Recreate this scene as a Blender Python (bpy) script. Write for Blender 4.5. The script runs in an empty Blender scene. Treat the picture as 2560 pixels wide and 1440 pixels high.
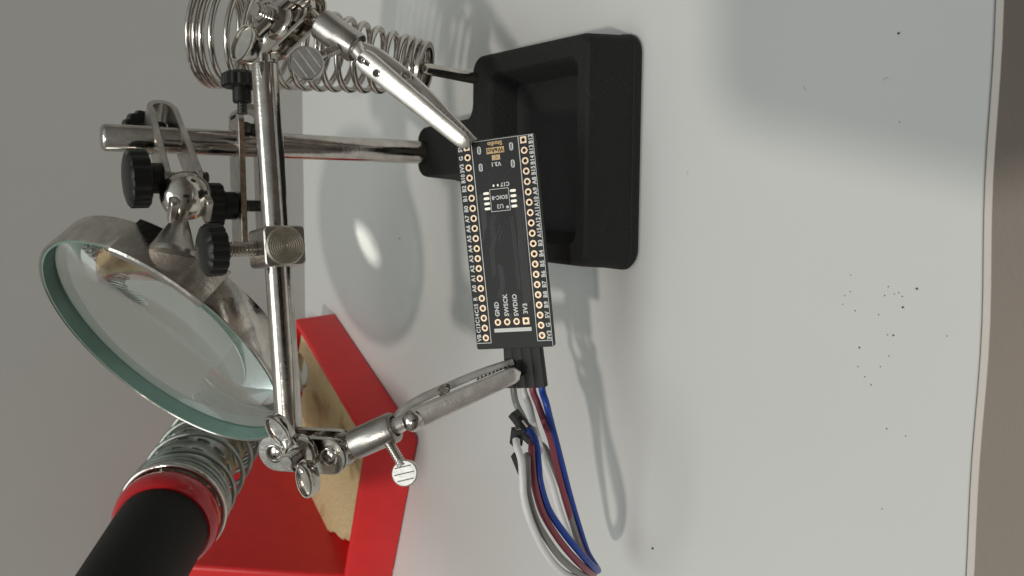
import bpy, math, random
import numpy as np
from mathutils import Vector, Matrix
from mathutils.geometry import tessellate_polygon
random.seed(7)
S = 0.001                      # everything below is measured in millimetres, the scene is in metres
scene = bpy.context.scene
COL = scene.collection
PI = math.pi

# ------------------------------------------------------------------ camera
F = 2130.0                     # focal length in pixels of a 2560 x 1440 frame
H = 146.0                      # lens height over the desk
_d = np.array([3545, -159, 2130.]); _d /= np.linalg.norm(_d)
_a = np.array([-181, 24500, 2130.]); _a /= np.linalg.norm(_a)
_a -= _a @ _d * _d; _a /= np.linalg.norm(_a)
_Z = -_d; _X = -_a; _Y = np.cross(_Z, _X)
M = np.array([_X, _Y, _Z])     # camera axes (right, down, forward) -> world
def at(px, py, D): return M @ np.array([(px-1280)/F*D, (py-720)/F*D, D]) + np.array([0, 0, H])
def cv(x, y, z):
    v = M @ np.array([x, y, z], float); return v/np.linalg.norm(v)
def onz(px, py, z=0.0):
    r = M @ np.array([(px-1280)/F, (py-720)/F, 1.]); t = (z-H)/r[2]
    return r*t + np.array([0, 0, H])

cam = bpy.data.cameras.new('camera'); camo = bpy.data.objects.new('camera', cam); COL.objects.link(camo)
R3 = np.column_stack([M[:, 0], -M[:, 1], -M[:, 2]])
mw = Matrix([list(R3[i]) + [0] for i in range(3)] + [[0, 0, 0, 1]])
mw.translation = Vector((0, 0, H*S)); camo.matrix_world = mw
cam.sensor_fit = 'HORIZONTAL'; cam.sensor_width = 36; cam.lens = F/2560*36
cam.clip_start = 0.004; cam.clip_end = 20
cam.dof.use_dof = True; cam.dof.focus_distance = 0.212
cam.dof.aperture_fstop = (cam.lens*0.001)/0.0009
scene.camera = camo

# ------------------------------------------------------------------ light
world = bpy.data.worlds.new('World'); scene.world = world; world.use_nodes = True
wn = world.node_tree; bg = wn.nodes['Background']
tc = wn.nodes.new('ShaderNodeTexCoord'); sx = wn.nodes.new('ShaderNodeSeparateXYZ'); rp = wn.nodes.new('ShaderNodeValToRGB')
wn.links.new(tc.outputs['Generated'], sx.inputs[0])
mr = wn.nodes.new('ShaderNodeMapRange'); mr.inputs[1].default_value = -1; mr.inputs[2].default_value = 1
wn.links.new(sx.outputs[2], mr.inputs[0]); wn.links.new(mr.outputs[0], rp.inputs[0])
rp.color_ramp.elements[0].position = .58; rp.color_ramp.elements[0].color = (.085, .075, .066, 1)
rp.color_ramp.elements[1].position = 1.0; rp.color_ramp.elements[1].color = (.42, .455, .44, 1)
wn.links.new(rp.outputs[0], bg.inputs[0]); bg.inputs[1].default_value = 1.0

def lamp(name, kind, loc, power, color, **kw):
    l = bpy.data.lights.new(name, kind); l.energy = power; l.color = color
    for k, v in kw.items(): setattr(l, k, v)
    o = bpy.data.objects.new(name, l); o.location = [c*S for c in loc]; COL.objects.link(o); return o
key = lamp('desk_lamp_bulb', 'POINT', (-378, -659, 1217), 27.5, (1.0, .93, .855), shadow_soft_size=0.042)
try: key.data.cycles.is_caustics_light = True
except Exception as ex: print(ex)
fill = lamp('ceiling_light', 'AREA', (-190, 150, 1500), 5.9, (.94, 1.0, 1.0), shape='DISK', size=1.0)
scene.cycles.use_denoising = True
scene.cycles.max_bounces = 12; scene.cycles.transmission_bounces = 12; scene.cycles.glossy_bounces = 6
scene.cycles.sample_clamp_indirect = 6.0
scene.view_settings.view_transform = 'Standard'; scene.view_settings.look = 'None'
scene.view_settings.exposure = 0.0; scene.view_settings.gamma = 1.0

# ------------------------------------------------------------------ mesh helpers
def nrm(v): v = np.array(v, float); return v/np.linalg.norm(v)
def perp(a):
    a = nrm(a); h = np.array([0, 0, 1.]) if abs(a[2]) < .9 else np.array([1., 0, 0])
    u = nrm(np.cross(a, h)); return u, np.cross(a, u)

class MB:
    def __init__(s): s.v = []; s.f = []; s.mi = []; s.cur = 0
    def add(s, vs, fs):
        b = len(s.v); s.v += [tuple(map(float, p)) for p in vs]; s.f += [tuple(b+i for i in f) for f in fs]
        s.mi += [s.cur]*len(fs); return b
    def rings(s, rings, closed_u=True, cap0=True, cap1=True, loop=False):
        n = len(rings[0]); vs = [p for r in rings for p in r]; fs = []
        R = len(rings)
        for i in range(R if loop else R-1):
            a = i*n; b = ((i+1) % R)*n
            for j in range(n if closed_u else n-1):
                k = (j+1) % n; fs.append((a+j, a+k, b+k, b+j))
        if cap0 and not loop: fs.append(tuple(range(n))[::-1])
        if cap1 and not loop: fs.append(tuple((R-1)*n+j for j in range(n)))
        s.add(vs, fs)
    def lathe(s, o, axis, prof, seg=28, cap=True, ref=None):
        o = np.array(o, float); a = nrm(axis); u, w = perp(a)
        if ref is not None:
            u = nrm(np.array(ref) - np.dot(ref, a)*a); w = np.cross(a, u)
        rg = []
        for t, r in prof:
            r = max(r, 1e-3)
            rg.append([o+a*t+(u*math.cos(2*PI*j/seg)+w*math.sin(2*PI*j/seg))*r for j in range(seg)])
        s.rings(rg, cap0=cap, cap1=cap)
    def cyl(s, p, q, r, seg=28, bev=0.0, r2=None):
        p = np.array(p, float); q = np.array(q, float); L = np.linalg.norm(q-p); r2 = r if r2 is None else r2
        pr = [(0, r-bev), (bev, r), (L-bev, r2), (L, r2-bev)] if bev else [(0, r), (L, r2)]
        s.lathe(p, q-p, pr, seg)
    def thread(s, p, q, r, pitch=.7, depth=.28, seg=20, cap=True):
        p = np.array(p, float); q = np.array(q, float); L = np.linalg.norm(q-p); n = max(2, int(L/pitch)); pr = [(0, r-depth)]
        for i in range(n):
            t = L*i/n; h = L/n
            pr += [(t+h*.22, r-depth), (t+h*.5, r), (t+h*.72, r), (t+h*.98, r-depth)]
        pr += [(L, r-depth)]
        s.lathe(p, q-p, pr, seg)
    def sphere(s, c, r, seg=28, n=16):
        c = np.array(c, float); s.lathe(c-np.array([0, 0, r]), (0, 0, 1), [(r-r*math.cos(PI*i/n), r*math.sin(PI*i/n)) for i in range(n+1)], seg)
    def tube(s, pts, r, seg=10, cap=True, loop=False):
        P = [np.array(p, float) for p in pts]; n = len(P); rs = r if hasattr(r, '__len__') else [r]*n
        T = []
        for i in range(n):
            a = P[(i-1) % n] if (loop or i > 0) else P[i]; b = P[(i+1) % n] if (loop or i < n-1) else P[i]
            T.append(nrm(b-a))
        u, w = perp(T[0]); rg = []
        for i in range(n):
            u = nrm(u - np.dot(u, T[i])*T[i]); w = np.cross(T[i], u)
            rg.append([P[i]+(u*math.cos(2*PI*j/seg)+w*math.sin(2*PI*j/seg))*rs[i] for j in range(seg)])
        s.rings(rg, cap0=cap, cap1=cap, loop=loop)
    def prism(s, poly, o, ex, ey, ez, h, bev=0.0, holes=()):
        """extrude poly (list of 2d) from o along ez by h; bevel inset both rims; straight holes"""
        o = np.array(o, float); ex = np.array(ex, float); ey = np.array(ey, float); ez = np.array(ez, float)
        P = lambda q, z: o+ex*q[0]+ey*q[1]+ez*z
        if area(poly) < 0: poly = poly[::-1]
        inn = offset(poly, -bev) if bev else poly
        lv = [(0, inn), (bev, poly), (h-bev, poly), (h, inn)] if bev else [(0, poly), (h, poly)]
        s.rings([[P(q, z) for q in pl] for z, pl in lv], cap0=False, cap1=False)
        hs = [hh if area(hh) < 0 else hh[::-1] for hh in holes]
        for z, flip in ((0, True), (h, False)):
            loops = [inn]+hs
            tri = tessellate_polygon([[Vector((q[0], q[1], 0)) for q in l] for l in loops])
            flat = [q for l in loops for q in l]
            fs = []
            for t in tri:
                a, b, c = [flat[i] for i in t]
                ccw = (b[0]-a[0])*(c[1]-a[1])-(b[1]-a[1])*(c[0]-a[0]) > 0
                fs.append(tuple(t) if ccw != flip else tuple(t)[::-1])
            s.add([P(q, z) for q in flat], fs)
        for hh in hs:
            s.rings([[P(q, z) for q in hh] for z in (0, h)], cap0=False, cap1=False)
    def box(s, c, ex, ey, ez, hx, hy, hz, bev=0.0):
        s.prism([(-hx, -hy), (hx, -hy), (hx, hy), (-hx, hy)], np.array(c)-nrm(ez)*hz, nrm(ex), nrm(ey), nrm(ez), 2*hz, bev)

def area(p): return .5*sum(p[i][0]*p[(i+1) % len(p)][1]-p[(i+1) % len(p)][0]*p[i][1] for i in range(len(p)))
def offset(p, d):
    if area(p) < 0: d = -d
    out = []; n = len(p)
    for i in range(n):
        a = np.array(p[i-1]); b = np.array(p[i]); c = np.array(p[(i+1) % n])
        e1 = b-a; e2 = c-b; e1 = e1/(np.linalg.norm(e1)+1e-12); e2 = e2/(np.linalg.norm(e2)+1e-12)
        n1 = np.array([e1[1], -e1[0]]); n2 = np.array([e2[1], -e2[0]]); m = n1+n2; k = 1+n1@n2
        out.append(tuple(b+m*d/max(k, .35)))
    return out
def rpoly(pts, rad, seg=6):
    out = []; n = len(pts); rad = rad if hasattr(rad, '__len__') else [rad]*n
    for i in range(n):
        a = np.array(pts[i-1], float); b = np.array(pts[i], float); c = np.array(pts[(i+1) % n], float); r = rad[i]
        if r <= 0: out.append(tuple(b)); continue
        u = nrm(a-b); v = nrm(c-b); ang = math.acos(max(-1, min(1, u@v))); d = r/math.tan(ang/2)
        cc = b+nrm(u+v)*r/math.sin(ang/2); p0 = b+u*d; p1 = b+v*d
        a0 = math.atan2(*(p0-cc)[::-1]); a1 = math.atan2(*(p1-cc)[::-1]); da = (a1-a0+PI) % (2*PI)-PI
        for k in range(seg+1):
            t = a0+da*k/seg; out.append((cc[0]+r*math.cos(t), cc[1]+r*math.sin(t)))
    return out
def circle(r, seg=20, c=(0, 0)): return [(c[0]+r*math.cos(2*PI*i/seg), c[1]+r*math.sin(2*PI*i/seg)) for i in range(seg)]
def stadium(L, r, seg=14):
    return [(L/2+r*math.cos(t), r*math.sin(t)) for t in np.linspace(-PI/2, PI/2, seg)] + [(-L/2+r*math.cos(t), r*math.sin(t)) for t in np.linspace(PI/2, 1.5*PI, seg)]
def spline(pts, n=12):
    P = [np.array(p, float) for p in pts]; P = [2*P[0]-P[1]]+P+[2*P[-1]-P[-2]]; out = []
    for i in range(1, len(P)-2):
        for k in range(n):
            t = k/n; out.append(.5*((2*P[i])+(-P[i-1]+P[i+1])*t+(2*P[i-1]-5*P[i]+4*P[i+1]-P[i+2])*t*t+(-P[i-1]+3*P[i]-3*P[i+1]+P[i+2])*t**3))
    return out+[P[-2]]

def put(name, mb, mats, parent=None, origin=None, ang=35, label=None, kind=None, recalc=True):
    vs = np.array(mb.v); origin = vs.mean(0) if origin is None else np.array(origin, float)
    me = bpy.data.meshes.new(name); me.from_pydata([tuple((p-origin)*S) for p in vs], [], mb.f)
    mats = mats if isinstance(mats, (list, tuple)) else [mats]
    for m in mats: me.materials.append(m)
    if len(mats) > 1:
        me.polygons.foreach_set('material_index', mb.mi)
    if recalc:
        import bmesh
        bm = bmesh.new(); bm.from_mesh(me); bmesh.ops.remove_doubles(bm, verts=bm.verts, dist=2e-6)
        bmesh.ops.recalc_face_normals(bm, faces=bm.faces); bm.to_mesh(me); bm.free()
    me.shade_smooth() if ang else None
    if ang: me.set_sharp_from_angle(angle=math.radians(ang))
    o = bpy.data.objects.new(name, me); COL.objects.link(o)
    if parent is not None:
        o.parent = parent; po = np.array(parent['_w']); o.location = tuple((origin-po)*S)
    else: o.location = tuple(origin*S)
    o['_w'] = [float(c) for c in origin]
    if label: o['label'] = label
    if kind: o['kind'] = kind
    return o
def thing(name, label, cat, loc, group=None):
    o = bpy.data.objects.new(name, None); COL.objects.link(o); o.location = [c*S for c in loc]; o['_w'] = [float(c) for c in loc]
    o.empty_display_size = .01; o['label'] = label; o['category'] = cat
    if group: o['group'] = group
    return o
def tag(o, label, cat, group=None):
    o['label'] = label; o['category'] = cat
    if group: o['group'] = group
    return o

# ------------------------------------------------------------------ materials
def mat(name, col, rough=.5, metal=0.0, bump=0.0, bscale=300.0, var=0.0, vscale=40.0, col2=None, rvar=0.0, coat=0.0, spec=.5, stretch=None, thr=None, bdist=.0002):
    m = bpy.data.materials.new(name); m.use_nodes = True; t = m.node_tree; b = t.nodes['Principled BSDF']
    b.inputs['Base Color'].default_value = (*col, 1); b.inputs['Roughness'].default_value = rough; b.inputs['Metallic'].default_value = metal
    b.inputs['Specular IOR Level'].default_value = spec; b.inputs['Coat Weight'].default_value = coat
    tcn = t.nodes.new('ShaderNodeTexCoord'); src = tcn.outputs['Object']
    if stretch:
        mp = t.nodes.new('ShaderNodeMapping'); mp.inputs['Scale'].default_value = stretch; t.links.new(src, mp.inputs[0]); src = mp.outputs[0]
    def noise(sc, det=4):
        n = t.nodes.new('ShaderNodeTexNoise'); n.inputs['Scale'].default_value = sc; n.inputs['Detail'].default_value = det; t.links.new(src, n.inputs['Vector']); return n
    if var or col2:
        n = noise(vscale); r = t.nodes.new('ShaderNodeValToRGB')
        lo, hi = thr or (.35, .7)
        r.color_ramp.elements[0].position = lo; r.color_ramp.elements[1].position = hi
        c2 = col2 or tuple(min(1, c*(1+var)) for c in col); c1 = col if col2 else tuple(c*(1-var) for c in col)
        r.color_ramp.elements[0].color = (*c1, 1); r.color_ramp.elements[1].color = (*c2, 1)
        t.links.new(n.outputs['Fac'], r.inputs[0]); t.links.new(r.outputs[0], b.inputs['Base Color'])
    if rvar:
        n = noise(vscale*2.3); mpr = t.nodes.new('ShaderNodeMapRange'); mpr.inputs[3].default_value = max(0, rough-rvar); mpr.inputs[4].default_value = rough+rvar
        t.links.new(n.outputs['Fac'], mpr.inputs[0]); t.links.new(mpr.outputs[0], b.inputs['Roughness'])
    if bump:
        n = noise(bscale, 5); bp = t.nodes.new('ShaderNodeBump'); bp.inputs['Strength'].default_value = bump; bp.inputs['Distance'].default_value = bdist
        t.links.new(n.outputs['Fac'], bp.inputs['Height']); t.links.new(bp.outputs[0], b.inputs['Normal'])
    return m
chrome = mat('chrome', (.60, .56, .515), .14, 1.0, bump=.16, bscale=900, var=.14, vscale=260, rvar=.09)
chrome_dull = mat('brushed_nickel', (.52, .49, .455), .30, 1.0, bump=.25, bscale=1500, var=.15, vscale=180, rvar=.08)
chrome_clip = mat('nickel_clip', (.78, .75, .705), .36, .85, bump=.25, bscale=1500, var=.10, vscale=300, rvar=.08)
steel_dark = mat('dark_screw_steel', (.12, .12, .115), .35, 1.0, bump=.2, bscale=1500)
brass = mat('worn_brass_edge', (.36, .26, .19), .45, 1.0, bump=.5, bscale=2500, var=.3, vscale=700)
turned = mat('turned_nickel_face', (.52, .475, .40), .46, 1.0, bump=.25, bscale=1600, var=.12, vscale=500)
knobm = mat('black_knob_plastic', (.006, .0065, .0065), .38, bump=.15, bscale=900, spec=.4)
iron = mat('black_cast_iron', (.0085, .0088, .008), .78, bump=1.0, bscale=1100, spec=.5, bdist=.00022)
white = mat('white_laminate', (.70, .70, .682), .42, bump=.10, bscale=500, var=.025, vscale=7, spec=.3, rvar=.06)
wallm = mat('grey_wall_paint', (.46, .465, .445), .8, bump=.12, bscale=500, var=.02, vscale=8)
red = mat('red_plastic', (.80, .026, .028), .46, bump=.2, bscale=1400, var=.04, vscale=120, spec=.6, rvar=.06)
blackrub = mat('black_rubber_grip', (.008, .0078, .007), .7, bump=.6, bscale=1600, spec=.4)
zinc = mat('zinc_spring_wire', (.36, .39, .36), .45, 1.0, bump=.3, bscale=1200, var=.15, vscale=300)
# specks on the cast iron: tiny pale dust
def add_specks(m, scale, thr, col):
    t = m.node_tree; b = t.nodes['Principled BSDF']; tcn = t.nodes.new('ShaderNodeTexCoord'); v = t.nodes.new('ShaderNodeTexVoronoi'); v.inputs['Scale'].default_value = scale
    t.links.new(tcn.outputs['Object'], v.inputs['Vector']); r = t.nodes.new('ShaderNodeMath'); r.operation = 'LESS_THAN'; r.inputs[1].default_value = thr
    t.links.new(v.outputs['Distance'], r.inputs[0])
    n = t.nodes.new('ShaderNodeTexNoise'); n.inputs['Scale'].default_value = 55; t.links.new(tcn.outputs['Object'], n.inputs['Vector'])
    g = t.nodes.new('ShaderNodeMath'); g.operation = 'GREATER_THAN'; g.inputs[1].default_value = .52; t.links.new(n.outputs['Fac'], g.inputs[0])
    mu = t.nodes.new('ShaderNodeMath'); mu.operation = 'MULTIPLY'; t.links.new(r.outputs[0], mu.inputs[0]); t.links.new(g.outputs[0], mu.inputs[1])
    mx = t.nodes.new('ShaderNodeMix'); mx.data_type = 'RGBA'; mx.inputs[6].default_value = b.inputs['Base Color'].default_value; mx.inputs[7].default_value = (*col, 1)
    t.links.new(mu.outputs[0], mx.inputs[0]); t.links.new(mx.outputs[2], b.inputs['Base Color'])
add_specks(iron, 1100, .10, (.10, .10, .09))

# ------------------------------------------------------------------ setting
def edge_wave(x): return .35*math.sin(x*.05)+.25*math.sin(x*.13+1)
mb = MB()
xs = np.linspace(-420, 420, 141)
ys = 84.4+np.array([edge_wave(x) for x in xs])
def desk_ring(z, dy): return [(x, y+dy, z) for x, y in zip(xs, ys)]+[(1000, 84, z), (1000, 466, z), (-1000, 466, z), (-1000, 84, z)]
r_top = desk_ring(0, .25); n = len(r_top)
mb.rings([desk_ring(-19, 0), desk_ring(-.25, 0), r_top], cap0=False, cap1=False)
tri = tessellate_polygon([[Vector(p) for p in r_top]]); mb.add(r_top, [tuple(t) for t in tri])
desk = put('desk_top', mb, white, origin=(0, 275, 0), ang=30, kind='structure')
# thin pale edge band standing a hair proud of the laminate, dark glue line between the two
mb = MB(); mb.rings([[(x, y-1.5, -.14), (x, y-.15, -.14), (x, y-.15, -19), (x, y-1.5, -19)] for x, y in zip(xs, ys)])
band = mat('edge_band', (.66, .60, .55), .5, bump=.3, bscale=900); put('edge_banding', mb, band, parent=desk, ang=30)
mb = MB(); mb.rings([[(x, y-.16, -.10), (x, y+.02, -.10), (x, y+.02, -18.5), (x, y-.16, -18.5)] for x, y in zip(xs, ys)])
glue = mat('dark_glue_line', (.10, .095, .09), .8); put('glue_seam', mb, glue, parent=desk, ang=30)
mb = MB(); mb.add([(-1200, 466, -300), (1200, 466, -300), (1200, 466, 1400), (-1200, 466, 1400)], [(0, 1, 2, 3)])
put('wall', mb, wallm, origin=(0, 466, 0), ang=0, kind='structure')
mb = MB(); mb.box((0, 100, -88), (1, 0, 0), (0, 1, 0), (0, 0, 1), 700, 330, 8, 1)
shelf_m = mat('brown_shelf_painted_shade', (.34, .29, .235), .5, var=.12, vscale=14, bump=.1, bscale=200, stretch=(.4, 3, 1))
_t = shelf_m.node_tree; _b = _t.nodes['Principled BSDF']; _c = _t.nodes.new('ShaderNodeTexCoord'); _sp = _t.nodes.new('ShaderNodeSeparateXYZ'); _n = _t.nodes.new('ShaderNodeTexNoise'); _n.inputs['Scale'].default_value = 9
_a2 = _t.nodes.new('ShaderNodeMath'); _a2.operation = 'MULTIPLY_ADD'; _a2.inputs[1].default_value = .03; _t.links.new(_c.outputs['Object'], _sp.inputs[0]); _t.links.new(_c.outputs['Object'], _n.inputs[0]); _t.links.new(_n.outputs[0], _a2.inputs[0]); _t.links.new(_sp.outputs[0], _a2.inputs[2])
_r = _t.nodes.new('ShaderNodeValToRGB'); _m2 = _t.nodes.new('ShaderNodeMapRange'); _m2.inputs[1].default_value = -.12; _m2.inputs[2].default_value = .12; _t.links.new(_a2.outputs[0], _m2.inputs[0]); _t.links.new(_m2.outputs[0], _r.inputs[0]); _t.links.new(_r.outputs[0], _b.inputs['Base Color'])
for _p, _cc in ((0, (.30, .28, .24)), (.52, (.30, .245, .19)), (.66, (.045, .032, .025))):  # shade painted into the shelf colour: beige ramps to dark brown along x
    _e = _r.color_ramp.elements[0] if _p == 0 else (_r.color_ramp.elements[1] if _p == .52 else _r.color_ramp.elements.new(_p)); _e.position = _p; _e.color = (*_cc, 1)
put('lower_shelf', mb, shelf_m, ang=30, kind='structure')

# crumbs of solder and dirt on the desk
crumb_px = [(2247, 83, 4.5), (2249, 305, 1.7), (1632, 1371, 4.5), (2293, 722, 4.5), (2258, 768, 4), (2221, 717, 2), (2236, 735, 2.2), (2247, 732, 2), (2256, 741, 2.4),
  (2127, 688, 2), (2126, 729, 1.8), (2112, 739, 1.8), (2107, 761, 1.8), (2138, 777, 2.6), (2197, 787, 2.2), (2212, 739, 1.6), (2219, 837, 1.6), (2234, 838, 3.4), (2149, 869, 3.4), (2223, 890, 1.9),
  (2145, 917, 2.2), (2201, 917, 2.2), (2162, 942, 2.3), (2178, 962, 2.8), (2217, 1072, 2.8), (2368, 840, 1.6), (2264, 1090, 1.4), (2205, 1272, 1.6), (1000, 596, 3)]
crumbm = mat('dark_crumb', (.018, .017, .016), .6)
def crumb(px, py, r):
    c = onz(px, py, 0); D = (c[0]**2+c[1]**2+H**2)**.5; R = max(.12, r/F*D*.62)
    mb = MB(); rg = []
    for z, k in ((0.003, .9), (R*.5, 1.0), (R*1.0, .6)):
        rg.append([(c[0]+R*k*math.cos(t)*random.uniform(.7, 1.15), c[1]+R*1.25*k*math.sin(t)*random.uniform(.7, 1.15), z) for t in np.linspace(0, 2*PI, 8)[:-1]])
    mb.rings(rg); return put('crumb', mb, crumbm, ang=50, origin=c)
ORD = ['first', 'second', 'third', 'fourth', 'fifth', 'sixth', 'seventh', 'eighth', 'ninth', 'tenth', 'eleventh', 'twelfth', 'thirteenth', 'fourteenth', 'fifteenth', 'sixteenth', 'seventeenth', 'eighteenth', 'nineteenth', 'twentieth', 'twenty-first', 'twenty-second', 'twenty-third', 'twenty-fourth']
special = {0: 'single black crumb on the white desk near the dark shadow, far from all other crumbs', 1: 'pinpoint dark speck alone on the desk between the lone black crumb and the cluster',
  2: 'black crumb lying alone on the desk beside the bend of the wires', 3: 'largest crumb of the scattered cluster, nearest to the desk edge', 24: 'black crumb a little apart, below the scattered cluster of specks',
  28: 'faint grey speck inside the shadow of the magnifying lens', 4: 'fat black crumb of the cluster, just below the tight row of specks', 25: 'grey speck between the cluster and the desk edge, on its own', 27: 'lowest tiny speck on the desk front in the photo'}
rest = sorted((k for k in range(len(crumb_px)) if k not in special), key=lambda k: crumb_px[k][1])
for i, (px, py, r) in enumerate(crumb_px):
    o = crumb(px, py, r)
    size = 'small black' if r >= 2.8 else ('small dark' if r >= 2.1 else 'tiny dark')
    tag(o, special.get(i) or '%s speck of the desk-front cluster, %s of the cluster from the photo top' % (size, ORD[rest.index(i)]), 'crumb', None if i in (0, 1, 2, 28) else 'specks scattered on the desk front')
lintm = mat('grey_lint', (.22, .21, .20), .9)
for px, py, a0, lb_ in ((1722, 426, 1.7, 'fine grey lint fibre curled on the white desk in front of the black base'), (2222, 196, .6, 'fine grey lint fibre on the shaded part of the white desk'), (2010, 214, 2.6, 'faint short lint fibre on the desk at the edge of the shade')):
    c = onz(px, py, .06); mb = MB(); mb.tube(spline([c+np.array([math.cos(a0+k*.3)*k*.3, math.sin(a0+k*.3)*k*.3, .05*(k % 2)]) for k in range(5)], 5), .025, 5)
    o = put('lint_fibre', mb, lintm, ang=60); tag(o, lb_, 'lint', 'lint fibres on the desk')

# ------------------------------------------------------------------ helping-hand stand
st = thing('helping_hand_stand', 'helping-hand soldering stand with black iron base, chrome pole, clips, magnifier and coil holder', 'soldering aid', (17, 210, 0))
# base: tray body with a tab at the back that takes the pole
bpoly = rpoly([(-13.4, 177.6), (45.8, 177.6), (48.6, 239), (30, 239.2), (30, 280), (13, 280), (13, 239.4), (-12.5, 239.4)], [4, 4, 5, 4.5, 5, 5, 4.5, 5], 6)
bpoly = bpoly[::-1] if area(bpoly) < 0 else bpoly
hole = rpoly([(-8.4, 181.9), (40.8, 181.9), (42.2, 228.6), (-7.4, 228.6)], [4, 4, 5, 5], 6)
hole = hole[::-1] if area(hole) < 0 else hole
mb = MB()
mb.rings([[(x, y, z) for x, y in offset(bpoly, o)] for o, z in ((1.1, .8), (1.5, 1.4), (1.35, 3.0), (1.1, 3.2), (.3, 15.0), (-.1, 16.3), (-.9, 17.0))], cap0=True, cap1=False)
top = offset(bpoly, -.9); tri = tessellate_polygon([[Vector((x, y, 0)) for x, y in top], [Vector((x, y, 0)) for x, y in hole[::-1]]])
mb.add([(x, y, 17.0) for x, y in top+hole[::-1]], [tuple(t) for t in tri])
mb.rings([[(x, y, z) for x, y in offset(hole, o)] for o, z in ((0, 17.0), (-.5, 16.5), (-1.1, 15.2), (-3.2, 8.6), (-4.2, 7.7), (-5.4, 7.4))], cap0=False, cap1=False)
fl = offset(hole, -5.4); tri = tessellate_polygon([[Vector((x, y, 0)) for x, y in fl]]); mb.add([(x, y, 7.4) for x, y in fl], [tuple(t) for t in tri])
base = put('base', mb, iron, st, ang=28)
for x in (-5.5, 38.6):
    mb = MB(); mb.cyl((x, 238.5, 8.5), (x, 245.5, 8.5), 2.8, 18, .6); put('bumper', mb, knobm, base)
for x in (-6, 40):
    for y in (184, 232):
        mb = MB(); mb.cyl((x, y, 0.02), (x, y, 1.3), 3.4, 16, .2); put('rubber_foot', mb, knobm, base)
# pole
PT = at(248, 343, 247)
pole_b = np.array([21.3, 274.6, 16.5]); pole_t = np.array([PT[0], PT[1], 119.4])
mb = MB(); ax = pole_t-pole_b; L = np.linalg.norm(ax)
mb.lathe(pole_b, ax, [(0, 4.0), (L-1.2, 4.0), (L-.5, 3.6), (L, 2.7)], 40)
pole = put('pole', mb, chrome, st)
def on_pole(z): return pole_b+(pole_t-pole_b)*((z-pole_b[2])/(pole_t[2]-pole_b[2]))

def knob(c, axis, R, h, hubr, hubh, parent, n=14, name='knob', seg=112, dome=1.0, amp=.5):
    """scalloped plastic knob: cap centre c, cap extends along +axis, hub along -axis"""
    c = np.array(c, float); a = nrm(axis); u, w = perp(a); mb = MB()
    def ring(t, R, am): return [c+a*t+(u*math.cos(p)+w*math.sin(p))*(R-am*(.5+.5*math.cos(n*p))**2) for p in np.linspace(0, 2*PI, seg+1)[:-1]]
    mb.rings([ring(-hubh, hubr*.92, 0), ring(-hubh+.3, hubr, 0), ring(-.05, hubr, 0), ring(0, R-.5, amp), ring(.4, R, amp), ring(h-.5, R, amp), ring(h, R-.6, amp*.6), ring(h+dome*.55, R*.72, 0), ring(h+dome*.9, R*.35, 0), ring(h+dome, .4, 0)])
    return put(name, mb, knobm, parent, ang=32)

# ---- lens bracket: two long plates round the pole, gripping a ball
def rect_frame(p, q, up):     # along, side, normal
    e = nrm(np.array(q)-np.array(p)); n = nrm(np.array(up)-np.dot(up, e)*e); return e, np.cross(n, e), n
ball = at(464, 490, 244)
Lp = on_pole(101.0); mid = ball
e, sd, nn_ = rect_frame(Lp, mid, (0, 0, 1))
far = Lp-e*12.5; near = mid+e*7.4; CL = np.linalg.norm(near-far)
cen_t = far
kb0 = np.linalg.norm(mid-far); out = rpoly([(0, -5.2), (kb0-4.4, -5.2), (kb0-3.4, -2.9), (kb0+3.4, -2.9), (kb0+4.4, -4.2), (CL, -4.2), (CL, 4.2), (kb0+4.4, 4.2), (kb0+3.4, 2.9), (kb0-3.4, 2.9), (kb0-4.4, 5.2), (0, 5.2)], [4.6, 1, .5, .5, 1, 1.2, 1.2, 1, .5, .5, 1, 4.6], 6)
kp = np.linalg.norm(Lp-far); kb = np.linalg.norm(mid-far)
lb = None
for sgn in (1, -1):
    mb = MB(); ep = nrm(e*CL+nn_*1.5*sgn); np_ = nrm(np.cross(sd, ep)); np_ = np_ if np_@nn_ > 0 else -np_
    o0 = far+nn_*(3.3*sgn)-np_*.9
    hl = [circle(4.15, 24, (kp, 0)), circle(2.0, 22, (kb, 0))]
    mb.prism(out, o0, ep, sd, np_, 1.8, .25, hl)
    p_ = put('bracket_plate', mb, chrome_dull, st if lb is None else lb, origin=far+nn_*4.1*sgn)
    if lb is None: lb = p_; p_.name = 'lens_bracket'; upper_plate = p_
# curled end joining the two plates behind the pole
mb = MB(); rg = []
for t in np.linspace(-PI/2, PI/2, 12):
    pass
arc = [far+e*(1.2-2.6*math.cos(t))+nn_*(3.3*math.sin(t)) for t in np.linspace(-PI/2, PI/2, 14)]
for i, p in enumerate(arc):
    t = -PI/2+PI*i/13; od = nrm(-e*math.cos(t)*2.6+nn_*math.sin(t)*4.1)
    rg.append([p+od*.8-sd*3.6, p+od*.8+sd*3.6, p-od*.8+sd*3.6, p-od*.8-sd*3.6])
mb.rings(rg); put('curled_end', mb, chrome_dull, lb)
kc = far+e*(kp+CL)*.5+e*.8
mb = MB(); mb.thread(kc-nn_*8, kc+nn_*8, 1.75, .75, .3); put('bolt', mb, steel_dark, lb)
knob(kc+nn_*8.8, nn_, 8.4, 5.4, 4.4, 4.2, lb)
knob(Lp-e*2+np.array([2, 15.5, 3.5]), (.12, 1, .1), 6.9, 4.4, 3.6, 5.0, lb)
mb = MB(); mb.sphere(ball, 7.05, 48, 30); put('ball', mb, chrome, lb)

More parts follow.
